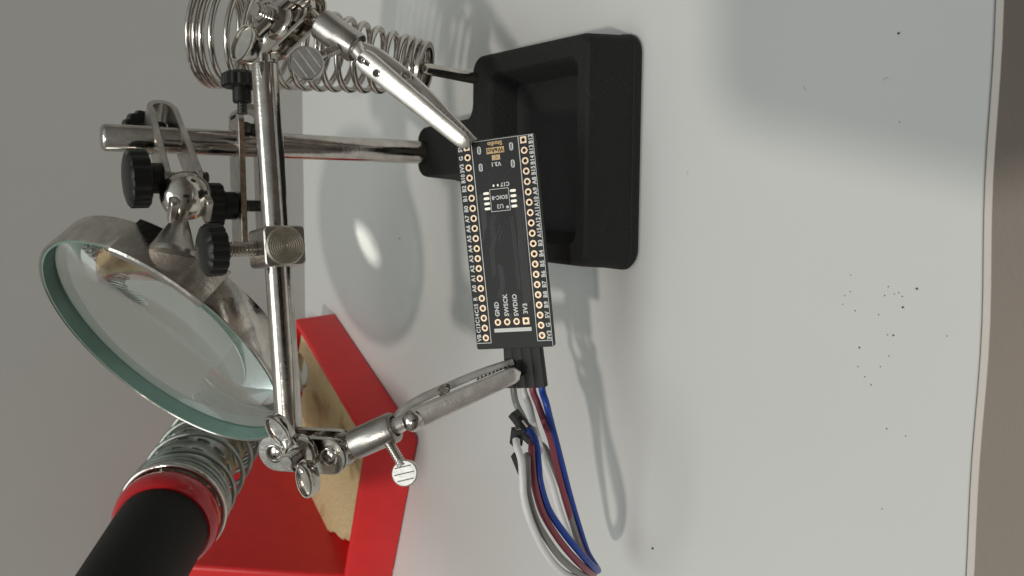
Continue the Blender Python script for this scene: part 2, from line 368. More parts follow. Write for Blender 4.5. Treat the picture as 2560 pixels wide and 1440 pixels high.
# ---- magnifier
LC = at(0, 0, 1)*0+(M @ np.array([-81.02, 14.19, 196.45])*(45/32.5)+np.array([0, 0, H])); LN = nrm(M @ np.array([-.41, .67, -.62]))
LR = 45.0
yr = nrm((ball-LC)-np.dot(ball-LC, LN)*LN)            # radial direction towards the ball
yt = np.cross(LN, yr)
glass = bpy.data.materials.new('lens_glass'); glass.use_nodes = True; t = glass.node_tree; b = t.nodes['Principled BSDF']
b.inputs['Base Color'].default_value = (.90, .985, .95, 1); b.inputs['Roughness'].default_value = 0.0; b.inputs['IOR'].default_value = 1.50; b.inputs['Transmission Weight'].default_value = 1
gedge = bpy.data.materials.new('ground_glass_edge'); gedge.use_nodes = True; b = gedge.node_tree.nodes['Principled BSDF']
b.inputs['Base Color'].default_value = (.085, .21, .165, 1); b.inputs['Roughness'].default_value = .35; b.inputs['IOR'].default_value = 1.5; b.inputs['Specular IOR Level'].default_value = .5
Rc = 179.0; sag = Rc-math.sqrt(Rc*Rc-LR*LR); th = 4.2
nr = 26
def lens_z(r): return math.sqrt(Rc*Rc-r*r)-math.sqrt(Rc*Rc-LR*LR)
LG = LR-1.15; GZ = -5.0; prof_f = [(lens_z(LG*math.sin(PI/2*i/nr))-lens_z(LG)+GZ, LG*math.sin(PI/2*i/nr)) for i in range(nr+1)]
mb = MB(); SG = 128
def lring(z, r): return [LC+LN*z+(yr*math.cos(2*PI*j/SG)+yt*math.sin(2*PI*j/SG))*max(r, .01) for j in range(SG)]
mb.rings([lring(z, r) for z, r in prof_f], cap0=True, cap1=False)
mb.rings([lring(-th-(z-GZ)+GZ, r) for z, r in prof_f], cap0=True, cap1=False)
mb.cur = 1; mb.rings([lring(GZ, LG), lring(GZ-th, LG)], cap0=False, cap1=False)
mag = put('magnifier', (lambda m: (m.rings([lring(-.25, LR-.35), lring(0, LR-.1), lring(0, LR+.25), lring(-.3, LR+.5), lring(-11.0, LR+.5), lring(-11.2, LR+.2), lring(-11.2, LR-.2), lring(-11.0, LR-.4)], loop=True), m)[1])(MB()), chrome, st, origin=LC, ang=40)
lens = put('lens', mb, [glass, gedge], mag, origin=LC, ang=40)
mb = MB(); mb.rings([lring(-.3, LR-.4), lring(-.3, LR-1.05), lring(-10.9, LR-1.05), lring(-10.9, LR-.4)], loop=True); put('green_sleeve', mb, mat('sea_green_sleeve', (.19, .31, .265), .30, spec=.6, var=.12, vscale=60), mag, origin=LC, ang=40)
try:
    lens.cycles.is_caustics_caster = True; desk.cycles.is_caustics_receiver = True
except Exception as ex: print('caustics', ex)
TS = 1 if (M.T@yt)[1] > 0 else -1   # runs from the yoke towards the cross bar
# moulded ticks round the back of the ring
mb = MB()
for k in range(8, 60):
    a_ = TS*(.62+k*.0165)
    rd = yr*math.cos(a_)+yt*math.sin(a_); tg = -yr*math.sin(a_)+yt*math.cos(a_)
    for z0 in (-10.3, -.9):
        mb.box(LC+rd*(LR+.55)+LN*z0, tg, LN, rd, .16, .45, .1)
put('grip_ticks', mb, chrome_dull, mag, ang=30)
# yoke: curved plate hugging the ring, with folded lips
mb = MB(); rg = []
A0 = .335; AM = .13*(1 if (M.T@yt)[1] > 0 else -1)
for a_ in np.linspace(AM-A0, AM+A0, 25):
    rd = yr*math.cos(a_)+yt*math.sin(a_)
    P = lambda r, z: LC+rd*r+LN*z
    rg.append([P(LR+.6, .4), P(LR-1.3, .5), P(LR-1.3, 1.2), P(LR+.9, 1.3), P(LR+1.4, .7), P(LR+1.4, -12.0), P(LR+.9, -12.6), P(LR-1.2, -12.6), P(LR-1.2, -12.0), P(LR+.6, -11.7)])
mb.rings(rg); put('yoke', mb, chrome, mag, ang=35)
# stem cone between ball and yoke
ys_ = LC+(yr*math.cos(AM)+yt*math.sin(AM))*(LR+1.5)-LN*6.6
ax_ = nrm(ball-ys_); Ls = np.linalg.norm(ball-ys_)
mb = MB(); mb.lathe(ys_-ax_*.5, ax_, [(0, 6.4), (1.2, 6.4), (1.6, 6.2), (Ls-7.0, 2.3), (Ls-6.4, 2.0), (Ls-4, 2.0)], 40)
put('stem', mb, chrome_dull, mag)

# ---- clamp bracket B round the pole with the bar block
CB = on_pole(77.0); ex = nrm(np.array([1., .05, 0])); ey = nrm(np.cross((0, 0, 1.), ex)); ez = np.array([0, 0, 1.])
x0 = 9.5; Lb = 45.0
cb = None
for sgn, nm in ((1, 'clamp_bracket'), (-1, 'bracket_plate')):
    mb = MB(); oo = CB+ex*(10-Lb)+ez*(3.8*sgn-.9)
    o2 = rpoly([(0, -6.6), (Lb, -6.6), (Lb, 6.6), (0, 6.6)], [1.2, 4.5, 4.5, 1.2], 7)
    mb.prism(o2, oo, ex, ey, ez, 1.8, .2, [circle(4.15, 24, (Lb-10, 0)), rpoly([(Lb-2.5, -3.5), (Lb-1.3, -3.5), (Lb-1.3, 3.5), (Lb-2.5, 3.5)], .5, 3)])
    q = put(nm, mb, chrome_dull, st if cb is None else cb)
    if cb is None: cb = q
mb = MB()                                            # raw coppery front edge strip of the sheet
mb.box(CB+ex*(10-Lb/2)-ey*6.72+ez*3.8, ex, ey, ez, Lb/2-3.0, .12, .78); put('raw_edge', mb, brass, cb, ang=30)
kx = CB+ex*10
mb = MB(); rg = []
for t in np.linspace(-PI/2, PI/2, 12):
    p = kx-ex*1.4+ex*2.2*math.cos(t)+ez*4.0*math.sin(t); od = nrm(ex*math.cos(t)*2.2+ez*math.sin(t)*4)
    rg.append([p+od*.9-ey*5.6, p+od*.9+ey*5.6, p-od*.7+ey*5.6, p-od*.7-ey*5.6])
mb.rings(rg); put('curled_end', mb, chrome_dull, cb)
k1 = at(604, 205, 240); knob(k1-ex*1.6, ex, 5.6, 3.8, 2.6, 4.2, cb)
mb = MB(); mb.thread(k1-ex*3, k1-ex*9, 1.5, .75, .25); put('bolt', mb, steel_dark, cb)
b1 = CB+ex*4.6-ey*3.2
mb = MB(); mb.thread(b1-ez*9.5, b1-ez*0+ez*3.4, 1.5, .8, .25); mb.sphere(b1+ez*1.6-ey*0, 1.9, 16, 10); put('bolt', mb, steel_dark, cb)
b2 = CB-ex*19.5-ey*2
mb = MB(); mb.thread(b2-ez*9.5, b2+ez*6, 1.9, .75, .3); put('bolt', mb, steel_dark, cb)
knob(b2+ez*9.4, ez, 6.9, 4.6, 4.3, 4.4, cb)
# bar and block
RT = at(662, 160, 219.5); RB = at(723, 1072, 221.5); rd_ = nrm(RB-RT)
mb = MB(); mb.cyl(RT, RB, 3.42, 40, .35); bar = put('cross_bar', mb, chrome, st)
mb = MB(); mb.cyl(RT-rd_*3.2, RT+rd_*.1, 1.7, 24, .1); put('neck', mb, chrome, bar)
mb = MB(); mb.cyl(RB-rd_*.1, RB+rd_*3.4, 1.7, 24, .1); put('neck', mb, chrome, bar)
bf = at(714, 614, 213.5)
fwd = nrm(np.array([0.03, -1, 0.02])); bx = rd_; bz = nrm(np.cross(fwd, bx)); fwd = np.cross(bx, bz)
if bz[2] < 0: bz = -bz
fwd = nrm(np.cross(bx, bz)); fwd = fwd if fwd[1] < 0 else -fwd
bc = bf-fwd*8.0
mb = MB(); mb.prism(rpoly([(-5.1, -5.1), (5.1, -5.1), (5.1, 5.1), (-5.1, 5.1)], 1.3, 4), bc-fwd*9.5, bx, bz, fwd, 17.0, .35)
blk = put('bar_block', mb, chrome_dull, st)
mb = MB(); mb.lathe(bf-fwd*.7, fwd, [(0, 4.9), (.8, 4.9), (1.05, 4.7)]+[(1.05+(.20 if i % 4 in (1, 2) else 0), 4.65-4.5*i/32) for i in range(33)], 64); put('turned_face', mb, turned, blk, ang=20)
kk = bc-fwd*1.5+bz*13.2
mb = MB(); mb.thread(bc-fwd*1.5+bz*4, kk, 2.0, .8, .32); put('set_screw', mb, chrome, blk)
knob(kk+bz*.2-fwd*0, nrm(bz+np.array([0, -.12, 0])), 6.6, 4.8, 3.8, .8, blk)

# ---- swivel joints
def ear(mb, c, along, nrml, L, W, T, rim=.75, dep=.9):
    a = nrm(along); n = nrm(np.array(nrml)-np.dot(nrml, a)*a); b_ = np.cross(n, a); SGE = 28
    def rg(k, z, wk=1): return [c+n*z+a*math.cos(p)*(L/2-k)+b_*math.sin(p)*(W/2-k)*wk for p in np.linspace(0, 2*PI, SGE+1)[:-1]]
    mb.rings([rg(.9, -T), rg(.25, -T*.8), rg(0, -T*.3), rg(.05, -.3), rg(.3, 0), rg(rim*.8, -.02), rg(rim, -.25), rg(rim+.15, -dep), rg(W*.42, -dep-.05)])
def joint(A, B, n, ear1, ear2, hubc, parent, sl=6.5, bolt_r=1.25, hs=1.0):
    """A,B ball centres; n towards the wing nut"""
    A = np.array(A); B = np.array(B); e = nrm(B-A); n = nrm(np.array(n)-np.dot(n, e)*e); s_ = np.cross(n, e); L = np.linalg.norm(B-A); m = (A+B)/2
    j = None
    for sg in (1, -1):
        mb = MB(); o0 = m+n*(2.75*sg-.65)
        mb.prism(stadium(L, 4.9), o0, e, s_, n, 1.3, .35, [circle(1.9, 20, (L/2, 0)), circle(1.9, 20, (-L/2, 0))])
        q = put('swivel_joint' if j is None else 'joint_plate', mb, chrome, parent if j is None else j, origin=m+n*2.75*sg)
        if j is None: j = q
        for c in (L/2, -L/2):                          # pressed rim round each ball hole
            mb = MB(); mb.tube([m+n*(2.75*sg+.65*sg)+e*(c+2.15*math.cos(t))+s_*2.15*math.sin(t) for t in np.linspace(0, 2*PI, 25)[:-1]], .35, 8, loop=True); put('hole_rim', mb, chrome, j)
    for c in (A, B):
        mb = MB(); mb.sphere(c, 3.5, 28, 18); put('ball', mb, chrome, j)
    h = np.array(hubc)
    mb = MB(); mb.thread(h-n*7, h+n*sl, bolt_r*1.1, .85, .34, 24); mb.cyl(h+n*(sl-.05), h+n*(sl+.5), bolt_r, 20, .3); put('bolt', mb, chrome, j)
    mb = MB(); mb.lathe(h, n, [(a_, b_*hs) for a_, b_ in [(-.4, 4.7), (.3, 4.8), (.9, 4.6), (1.2, 4.1), (1.5, 3.9), (2.5, 3.6), (2.9, 3.3), (2.9, 2.7), (2.4, 2.4)]], 36)
    for (c, al, nn2, LL, WW, TT) in (ear1, ear2):
        c = np.array(c); ear(mb, c, al, nn2, LL, WW, TT)
        # web joining the ear to the hub
        d = nrm(h+n*1.2-c); q0 = c+d*(LL*.28)-nrm(nn2)*1.4; q1 = h+n*1.0+(-d)*2.6
        mb.tube([q0, (q0+q1)/2, q1], [2.1, 2.2, 2.6], 16)
    put('wing_nut', mb, chrome, j, ang=40)
    return j
n1 = cv(-.42, .21, -.88)
A1 = at(704, 1121, 219.5); B1 = at(838, 1129, 214.5)
hub1 = at(752, 1130, 211.5)
j1 = joint(A1, B1, n1, (at(692, 1083, 207.5), cv(.60, .80, 0), cv(-.42, .0, -.9), 9.4, 5.2, 4.2), (at(757, 1205, 206.5), cv(.18, .98, .1), cv(-.5, .1, -.85), 8.8, 5.2, 4.2), hub1, st, sl=6.0, bolt_r=1.75)
n2 = cv(-.45, -.03, -.89)
A2 = at(678, 98, 221); B2 = at(760, 18, 216)
hub2 = at(688, 45, 213.0)
j2 = joint(A2, B2, n2, (at(602, 106, 207.0), cv(-.42, .90, .1), cv(-.45, .2, -.87), 9.8, 6.0, 5.2), (at(748, -38, 209), cv(.5, -.86, 0), cv(-.2, -.2, -.95), 9.6, 6.0, 5.0), hub2, st, sl=6.6, bolt_r=1.85, hs=1.15)

# ---- clip holders (barrel + thumb screw)
def barrel(ballc, p0, p1, R, th0, th1, pad, padR, stripe, parent, padn, pm):
    p0 = np.array(p0); p1 = np.array(p1); a = nrm(p1-p0); L = np.linalg.norm(p1-p0)
    mb = MB(); mb.lathe(p0, a, [(.0, R-.7), (.35, R-.1), (.6, R), (L-.5, R), (L-.1, R-.25), (L, R-.5), (L, R-1.25), (L-.4, R-1.5), (L-4, R-1.55), (L-4, .01)], 40)
    h = put('clip_holder', mb, chrome_dull, parent)
    mb = MB(); q = np.array(ballc); d = nrm(p0-q); mb.lathe(q+d*2.4, d, [(0, 1.7), (np.linalg.norm(p0-q)-3.2, 1.7), (np.linalg.norm(p0-q)-2.8, 2.3), (np.linalg.norm(p0-q)-1.6, 2.5)], 24); put('stem', mb, chrome, h)
    mb = MB(); mb.thread(th0, th1, 1.3, .62, .22, 20); put('thumb_screw', mb, chrome, h)
    pad = np.array(pad); n = nrm(padn); sa = nrm(np.array(stripe)-np.dot(stripe, n)*n); sb = np.cross(n, sa)
    mb = MB()
    # paddle: rounded disc, front face cut into raised bands
    N = 36
    def rg(k, z, sq=1.0): return [pad+n*z+sa*math.cos(p)*(padR-k)*1.06+sb*math.sin(p)*(padR-k) for p in np.linspace(0, 2*PI, N+1)[:-1]]
    mb.rings([rg(1.1, -2.4), rg(.3, -2.0), rg(0, -1.2), rg(0, .35), rg(.25, .62)])
    dv = nrm(pad-np.array(th1)); mb.tube([np.array(th1)-dv*.8, np.array(th1)+dv*.6, pad-dv*(padR-.9)-n*.3], [1.2, 1.5, 1.0], 14)
    put('thumb_paddle', mb, pm, h)
    for k in (-1, 0, 1):
        y = k*padR*.5; ww = math.sqrt(max(.1, (padR-.5)**2-y*y)); mb = MB()
        mb.prism([(-ww, y-.13), (ww, y-.13), (ww, y+.13), (-ww, y+.13)], pad+n*.60, sa, sb, n, .045, .0)
        put('grip_groove', mb, steel_dark if pm is chrome_clip else chrome_clip, h, ang=30)
    return h
p0 = at(884, 1112, 211.5); p1 = at(988, 1066, 208.5)
c1 = barrel(B1, p0, p1, 3.85, at(966, 1096, 208), at(1003, 1158, 206), at(1013, 1183, 205), 3.15, cv(.97, -.22, 0), st, cv(-.25, -.15, -.95), chrome_clip)
p0b = at(800, 58, 214.5); p1b = at(893, 122, 213.5)
c2 = barrel(B2, p0b, p1b, 3.95, at(846, 121, 211), at(806, 139, 209.5), at(768, 158, 208), 4.0, cv(.60, .80, 0), st, cv(.12, .05, -.99), chrome)

# ---- alligator clips
def jaw(mb, pts, W, Dp, nvec, sgn=1, thick=.0, seg=16, tip=True):
    """half-round channel following pts; W half widths, Dp depths, opening away from nvec"""
    rg = []; P = [np.array(p, float) for p in pts]
    for i, p in enumerate(P):
        a = nrm(P[min(i+1, len(P)-1)]-P[max(i-1, 0)]); n = nrm(np.array(nvec)-np.dot(nvec, a)*a); b_ = np.cross(a, n)
        r = []
        for k in range(seg+1):
            t = PI*k/seg; sx_ = math.copysign(abs(math.cos(t))**.75, math.cos(t)); sy_ = abs(math.sin(t))**.6
            r.append(p+b_*sx_*W[i]+n*sy_*Dp[i])
        for k in range(seg, -1, -1):
            t = PI*k/seg; sx_ = math.copysign(abs(math.cos(t))**.75, math.cos(t)); sy_ = abs(math.sin(t))**.6
            r.append(p+b_*sx_*(W[i]-.4)+n*(sy_*max(Dp[i]-.4, .05)))
        rg.append(r)
    mb.rings(rg)
def clip(tail, head, tip, W0, W1, nv, ndepth, parent, side, ball_head=False, tip2=None, upper=None):
    tail = np.array(tail); head = np.array(head); tip = np.array(tip); nv = nrm(nv)
    N = 26; P = []; W = []; Dp = []
    for i in range(N+1):
        t = i/N; P.append(head*(1-t)+tip*t); w = W0*(1-t)+W1*t
        if t > .93: w *= math.sqrt(max(.04, 1-((t-.93)/.07)**2*.96))
        if t < .05 and not ball_head: w *= .8+4*t
        W.append(w); Dp.append(ndepth*(1-.45*t)*(1 if t < .93 else max(.25, math.sqrt(max(0, 1-((t-.93)/.07)**2)))))
    mb = MB(); jaw(mb, P, W, Dp, nv)
    c = put('alligator_clip', mb, chrome_clip, parent, ang=50, origin=(head+tip)/2)
    e_ = nrm(tip-head); sdv = nrm(np.array(side)-np.dot(side, e_)*e_)
    # other jaw, shifted sideways and hinged
    Lc = np.linalg.norm(tip-head); tp2 = tip if tip2 is None else np.array(tip2)
    ups = [np.array(u) for u in upper]; q = spline(ups, 8); m_ = len(q)-1
    mb = MB(); jaw(mb, q, [W0*.8*(1-.3*i/m_) if i < m_-1 else W1*.5 for i in range(m_+1)], [ndepth*1.1*(1-.3*i/m_) for i in range(m_+1)], sdv)
    put('upper_jaw', mb, chrome_clip, c, ang=50)
    # teeth along both jaws near the tip
    mb = MB()
    for k in range(9):
        t = .62+.036*k; p = head*(1-t)+tip*t+sdv*(W0*(1-t)+W1*t)*.9-nv*.8
        mb.add([p-e_*.45, p+e_*.45, p+sdv*.32, p-e_*.45-nv*1.0, p+e_*.45-nv*1.0, p+sdv*.32-nv*1.0], [(0, 1, 2), (3, 5, 4), (0, 3, 4, 1), (1, 4, 5, 2), (2, 5, 3, 0)])
    put('teeth', mb, chrome_dull, c, ang=20)
    # hinge spring
    hp = head*(.68)+tip*.32+sdv*W0*1.15-nv*.6; mb = MB()
    mb.tube([hp+e_*1.35*math.cos(a)+sdv*1.0*math.sin(a)+nv*(-.9+a*.09) for a in np.linspace(0, 2*PI*3, 60)], .28, 8); put('spring', mb, chrome, c)
    # tail tube into the holder
    mb = MB(); d = nrm(head-tail); mb.tube([tail-d*3, tail+d*1, (tail+head)/2, head+d*.6-nv*.2], [2.2, 2.1, 1.7, 1.1], 18); put('tail', mb, chrome_clip, c)
    return c
D1 = 213.5
h1 = at(1037, 1047, 209); t1 = at(1301, 929, 211.2)
q1 = clip(at(992, 1064, 209.5), h1, t1, 2.9, 2.05, cv(-.15, .30, -.94), 2.3, st, cv(.42*-1, -.9, .1), True,
          upper=[at(1000, 1056, 211), at(1022, 1030, 212), at(1062, 1004, 213), at(1130, 972, 214.5), at(1210, 938, 215.5), at(1286, 912, 216)])
mb = MB(); mb.sphere(h1+cv(-.15, .2, -.95)*1.1, 2.85, 32, 20); put('rivet', mb, chrome, q1)
h2 = at(905, 143, 211.5); t2 = at(1174, 366, 210.8)
q2 = clip(at(893, 124, 213), h2, t2, 2.95, 1.9, cv(-.28, .22, -.93), 1.9, st, cv(.63, -.77, .1), False,
          upper=[at(905, 126, 214), at(945, 143, 214.5), at(1010, 190, 215), at(1075, 248, 215), at(1130, 305, 215), at(1184, 358, 214.5)])
dark_hole = mat('dark_hole', (.01, .009, .008), .6)
e_ = nrm(t2-h2); nv = nrm(cv(-.28, .22, -.93)-np.dot(cv(-.28, .22, -.93), e_)*e_); bb = np.cross(e_, nv)
for px, py, la, wa in ((902, 149, 1.05, .75), (914, 156, 1.25, .5), (940, 183, .85, .85)):
    c = at(px, py, 209.6); mb = MB()
    mb.tube([c+e_*la*math.cos(a)+bb*wa*math.sin(a) for a in np.linspace(0, 2*PI, 25)[:-1]], .16, 8, loop=True); put('hole_rim', mb, chrome, q2)
    mb = MB(); mb.prism([(la*math.cos(a), wa*math.sin(a)) for a in np.linspace(0, 2*PI, 21)[:-1]], c-nv*.1, e_, bb, nv, .14); put('hole', mb, dark_hole, q2, ang=20)

# ---- coil holder for an iron, screwed into the base
cb0 = at(1056, 170, 253); ct0 = at(532, 80, 262)
ca = nrm(ct0-cb0); CLn = np.linalg.norm(ct0-cb0); cu, cw = perp(ca)
turns = [(0, 4.2, 0, 7.5)]
pts = []; tot = 0
def pitch_at(s_):  # s_ 0..1 along axis
    return 2.1 if s_ < .10 else (1.95 if s_ > .905 else 4.6)
s_ = 0.0; ph = 0.4
while s_ < 1.0:
    R = 7.2+(16.3-7.2)*s_
    p = cb0+ca*CLn*s_+(cu*math.cos(ph)+cw*math.sin(ph))*R; pts.append(p)
    dph = 2*PI/36; ph += dph; s_ += pitch_at(s_)*dph/(2*PI)/CLn
wire_in = [np.array([42.0, 236.5, 12]), np.array([42.0, 236.0, 18]), np.array([42.3, 235.4, 26]), cb0*.75+pts[0]*.25-ca*5]
mb = MB(); mb.tube(pts, .95, 10); coil = put('iron_holder_coil', mb, chrome, st, ang=60)
mb = MB(); mb.tube(spline([np.array([41.6, 236.5, 10]), np.array([41.8, 236.4, 17]), np.array([42.4, 235.8, 26]), cb0-ca*1.0, cb0+ca*2], 8), 1.75, 18); put('support_wire', mb, chrome, coil, ang=60)
mb = MB(); mb.lathe(cb0-ca*1.4, ca, [(0, 6.2), (0, 7.8), (.35, 8.1), (1.4, 8.1), (1.6, 7.8), (1.6, 6.2)], 36, cap=False); put('end_ring', mb, chrome_dull, coil)

# ------------------------------------------------------------------ circuit board
BT = M @ np.array([-11.3764, -35.1843, 213.4914])+np.array([0, 0, H])
bv = nrm(M @ np.array([.92665, -.06356, -.37051])); bu = nrm(M @ np.array([.09799, .99237, .07483])); bn = -np.cross(bv, bu)   # bn looks back at the camera side
BL_ = lambda x, y, z=0: BT+bv*x+bu*y+bn*z
pcbm = mat('black_solder_mask', (.0055, .0058, .0058), .42, bump=.08, bscale=900, spec=.28)
fr4 = mat('board_edge_fibreglass', (.055, .056, .050), .6, bump=.4, bscale=3000)
silk = mat('white_silkscreen', (.74, .75, .73), .55)
silkgold = mat('gold_print', (.50, .33, .15), .35, .3)
gold = mat('gold_pad', (.58, .445, .32), .40, 1.0, bump=.25, bscale=3000, var=.1, vscale=1500)
tin = mat('tinned_pad', (.62, .58, .50), .32, .85, bump=.3, bscale=3000)
solder = mat('grey_solder', (.34, .34, .33), .30, 1.0, bump=.5, bscale=2500)
copperh = mat('copper_barrel', (.36, .20, .10), .4, 1.0)
trace = mat('mask_over_trace', (.013, .0135, .0135), .34, spec=.45)
bd = thing('circuit_board', 'black microcontroller board with two rows of gold pads held up by the right clip', 'circuit board', BT+bv*7.6+bu*25)
hl = []
for i in range(20):
    for x in (0, 15.24): hl.append(circle(.5, 12, (x, i*2.54)))
for x in (3.75, 6.29, 8.83, 11.37): hl.append(circle(.5, 12, (x, 44.45)))
usb = [(3.3, 1.17), (11.94, 1.19), (3.3, 5.4), (11.94, 5.4)]
mb = MB(); bo = rpoly([(-2.74, -1.2), (18.04, -1.2), (18.04, 51.2), (-2.74, 51.2)], .55, 4)
mb.prism(bo, BL_(0, 0, -1.6), bv, bu, bn, 1.6, .06, hl)
b0 = len(mb.f)
pcb = put('substrate', mb, [pcbm, fr4], bd, ang=30)
for p in pcb.data.polygons:
    nw = np.array(p.normal)
    if abs(nw @ bn) < .5: p.material_index = 1
# snapped tab edge along the top
mb = MB()
random.seed(3)
for k in range(17):
    x = .6+k*.72+random.uniform(-.1, .1); mb.box(BL_(x+1.4, -1.28, -.7), bv, bu, bn, random.uniform(.12, .3), .14, .6)
put('broken_edge', mb, fr4, pcb, ang=0)
def annulus(mb, c, r0, r1, h, seg=22, sq=False):
    o = (lambda k: (c[0]+r1*math.cos(k), c[1]+r1*math.sin(k))) if not sq else (lambda k: (c[0]+max(-r1, min(r1, 1.42*r1*math.cos(k))), c[1]+max(-r1, min(r1, 1.42*r1*math.sin(k)))))
    A = np.linspace(0, 2*PI, seg+1)[:-1]+(PI/4 if sq else 0)
    if sq: seg = 24; A = np.linspace(0, 2*PI, 25)[:-1]+PI/4
    mb.rings([[BL_(*o(k), .002) for k in A], [BL_(*o(k), h) for k in A], [BL_(c[0]+r0*math.cos(k), c[1]+r0*math.sin(k), h) for k in A], [BL_(c[0]+(r0-.03)*math.cos(k), c[1]+(r0-.03)*math.sin(k), -1.55) for k in A]], cap0=False, cap1=False)
proto = None
for i in range(20):
    for x in (0, 15.24):
        sq = (i == 0)
        if sq or proto is None or True:
            if sq:
                mb = MB(); annulus(mb, (x, i*2.54), .47, .82, .05, sq=True); p_ = put('pad', mb, gold, bd, origin=BL_(x, i*2.54), ang=40)
            elif proto is None:
                mb = MB(); annulus(mb, (x, i*2.54), .47, .86, .05); proto = put('pad', mb, gold, bd, origin=BL_(x, i*2.54), ang=40)
            else:
                p_ = proto.copy(); COL.objects.link(p_); p_.parent = bd; p_.location = tuple((BL_(x, i*2.54)-np.array(bd['_w']))*S)
for k, x in enumerate((3.75, 6.29, 8.83, 11.37)):
    mb = MB(); annulus(mb, (x, 44.45), .47, .86, .05, sq=(k == 3)); pp = put('pad', mb, gold, bd, origin=BL_(x, 44.45), ang=40)
    mb = MB(); c = BL_(x, 44.45, -.5); mb.lathe(c, bn, [(0, .47), (.35, .45), (.55, .25), (.72, .06)], 16); put('solder_pin', mb, solder, pp)
for x, y in usb:
    mb = MB(); c = BL_(x, y, .004)
    o_ = stadium(.95, .52); i_ = stadium(.9, .27)
    mb.prism([(b_, a_) for a_, b_ in o_], c, bv, bu, bn, .06, .015); q = put('shield_pad', mb, solder, bd, ang=30)
    mb = MB(); mb.prism([(b_, a_) for a_, b_ in i_], BL_(x, y, .066), bv, bu, bn, .02, .005); put('solder_fill', mb, mat('dark_solder', (.12, .12, .12), .3, 1.0) if (x, y) == usb[0] else bpy.data.materials['dark_solder'], q, ang=30)
for i in range(4):
    for x, y in ((4.05, 11.94+i*1.275), (11.26, 11.93+i*1.275)):
        mb = MB(); mb.prism([(a_, b_) for a_, b_ in stadium(.95, .33, 8)], BL_(x, y, .003), bv, bu, bn, .045, .01); put('chip_pad', mb, tin, bd, ang=30)
mb = MB()
for x in (6.25, 7.4): mb.box(BL_(x, 10.2, .025), bv, bu, bn, .2, .26, .022)
put('capacitor_pads', mb, tin, bd, ang=30)
# LED
mb = MB(); mb.box(BL_(7.64, 3.36, .03), bv, bu, bn, 1.0, .62, .03); led = put('led_mark', mb, silkgold, bd, ang=30)
# silkscreen ink: frames, boxes and all the lettering as one flat print
mb = MB()
def line(x0, y0, x1, y1, w, z=.008, m=None):
    p = np.array([x0, y0]); q = np.array([x1, y1]); d = nrm(q-p); n_ = np.array([-d[1], d[0]])*w/2
    (m or mb).add([BL_(*(p-n_), z), BL_(*(q-n_), z), BL_(*(q+n_), z), BL_(*(p+n_), z)], [(0, 1, 2, 3)])
line(1.34, -1.15, 1.34, 49.6, .17); line(-2.66, 49.6, 1.4, 49.6, .17)
line(13.93, -1.15, 13.93, 49.6, .17); line(13.86, 49.6, 17.82, 49.6, .17); line(17.8, -1.1, 17.8, 51.0, .12, .0095)
line(1.3, -1.1, 18.0, -1.1, .10, .0085)
for a_ in ((5.0, 11.1, 10.1, 11.1), (5.0, 16.6, 10.1, 16.6), (5.06, 11.1, 5.06, 16.6), (10.1, 11.1, 10.1, 16.6)): line(*a_, .13, .008+.0004*len(mb.f) % .002)
mb.prism(circle(.36, 18, (9.42, 15.8)), BL_(0, 0, .003), bv, bu, bn, .008)
mb.prism([(2.55, 46.05), (12.62, 46.05), (12.62, 47.0), (2.55, 47.0)], BL_(0, 0, .003), bv, bu, bn, .012)
for x0 in (6.62, 8.66): line(x0, 2.7, x0, 4.0, .12)
put('silkscreen_lines', mb, silk, bd, ang=0, recalc=False)
def text(body, x, y, size, rot, m, name, bold=.018, z=.014, sx_=1.0, parent=bd):
    c = bpy.data.curves.new('lettering', 'FONT'); c.body = body; c.size = size; c.align_x = 'CENTER'; c.align_y = 'CENTER'; c.offset = bold; c.resolution_u = 3; c.space_character = 1.06
    o = bpy.data.objects.new('lettering', c); dg = bpy.context.evaluated_depsgraph_get(); COL.objects.link(o); bpy.context.view_layer.update()
    me = bpy.data.meshes.new_from_object(o.evaluated_get(bpy.context.evaluated_depsgraph_get())); vs = [(v.co.x, v.co.y) for v in me.vertices]; fs = [tuple(p.vertices) for p in me.polygons]
    COL.objects.unlink(o); bpy.data.objects.remove(o); bpy.data.meshes.remove(me)
    # optical centre
    if not vs: return
    cx = (min(v[0] for v in vs)+max(v[0] for v in vs))/2; cy = (min(v[1] for v in vs)+max(v[1] for v in vs))/2
    # local text axes: rot 90 -> runs towards the board's top edge, rot 180 -> runs towards its left edge
    tx, ty = ((0, -1), (-1, 0)) if rot == 90 else ((-1, 0), (0, 1))
    return [((vx-cx)*sx_*tx[0]+(vy-cy)*ty[0]+x, (vx-cx)*sx_*tx[1]+(vy-cy)*ty[1]+y) for vx, vy in vs], fs, z
tm = MB(); tg = MB()
def put_text(store, *a, **k):
    r = text(*a, silk, 'x', **k)
    if r: store.add([BL_(px, py, r[2]) for px, py in r[0]], r[1])
Lb_ = ['5V', 'G', '3V3', 'B10', 'B2', 'B1', 'B0', 'A7', 'A6', 'A5', 'A4', 'A3', 'A2', 'A1', 'A0', 'R', 'C15', 'C14', 'C13', 'VB']
Rb_ = ['B12', 'B13', 'B14', 'B15', 'A8', 'A9', 'A10', 'A11', 'A12', 'A15', 'B3', 'B4', 'B5', 'B6', 'B7', 'B8', 'B9', '5V', 'G', '3V3']
for i, t_ in enumerate(Lb_): put_text(tm, t_, -1.82, i*2.54+(.0 if i else .1), 1.5, 90, bold=.048, sx_=.92 if len(t_) == 3 else 1)
for i, t_ in enumerate(Rb_): put_text(tm, t_, 17.08, i*2.54, 1.5, 90, bold=.048, sx_=.92 if len(t_) == 3 else 1)
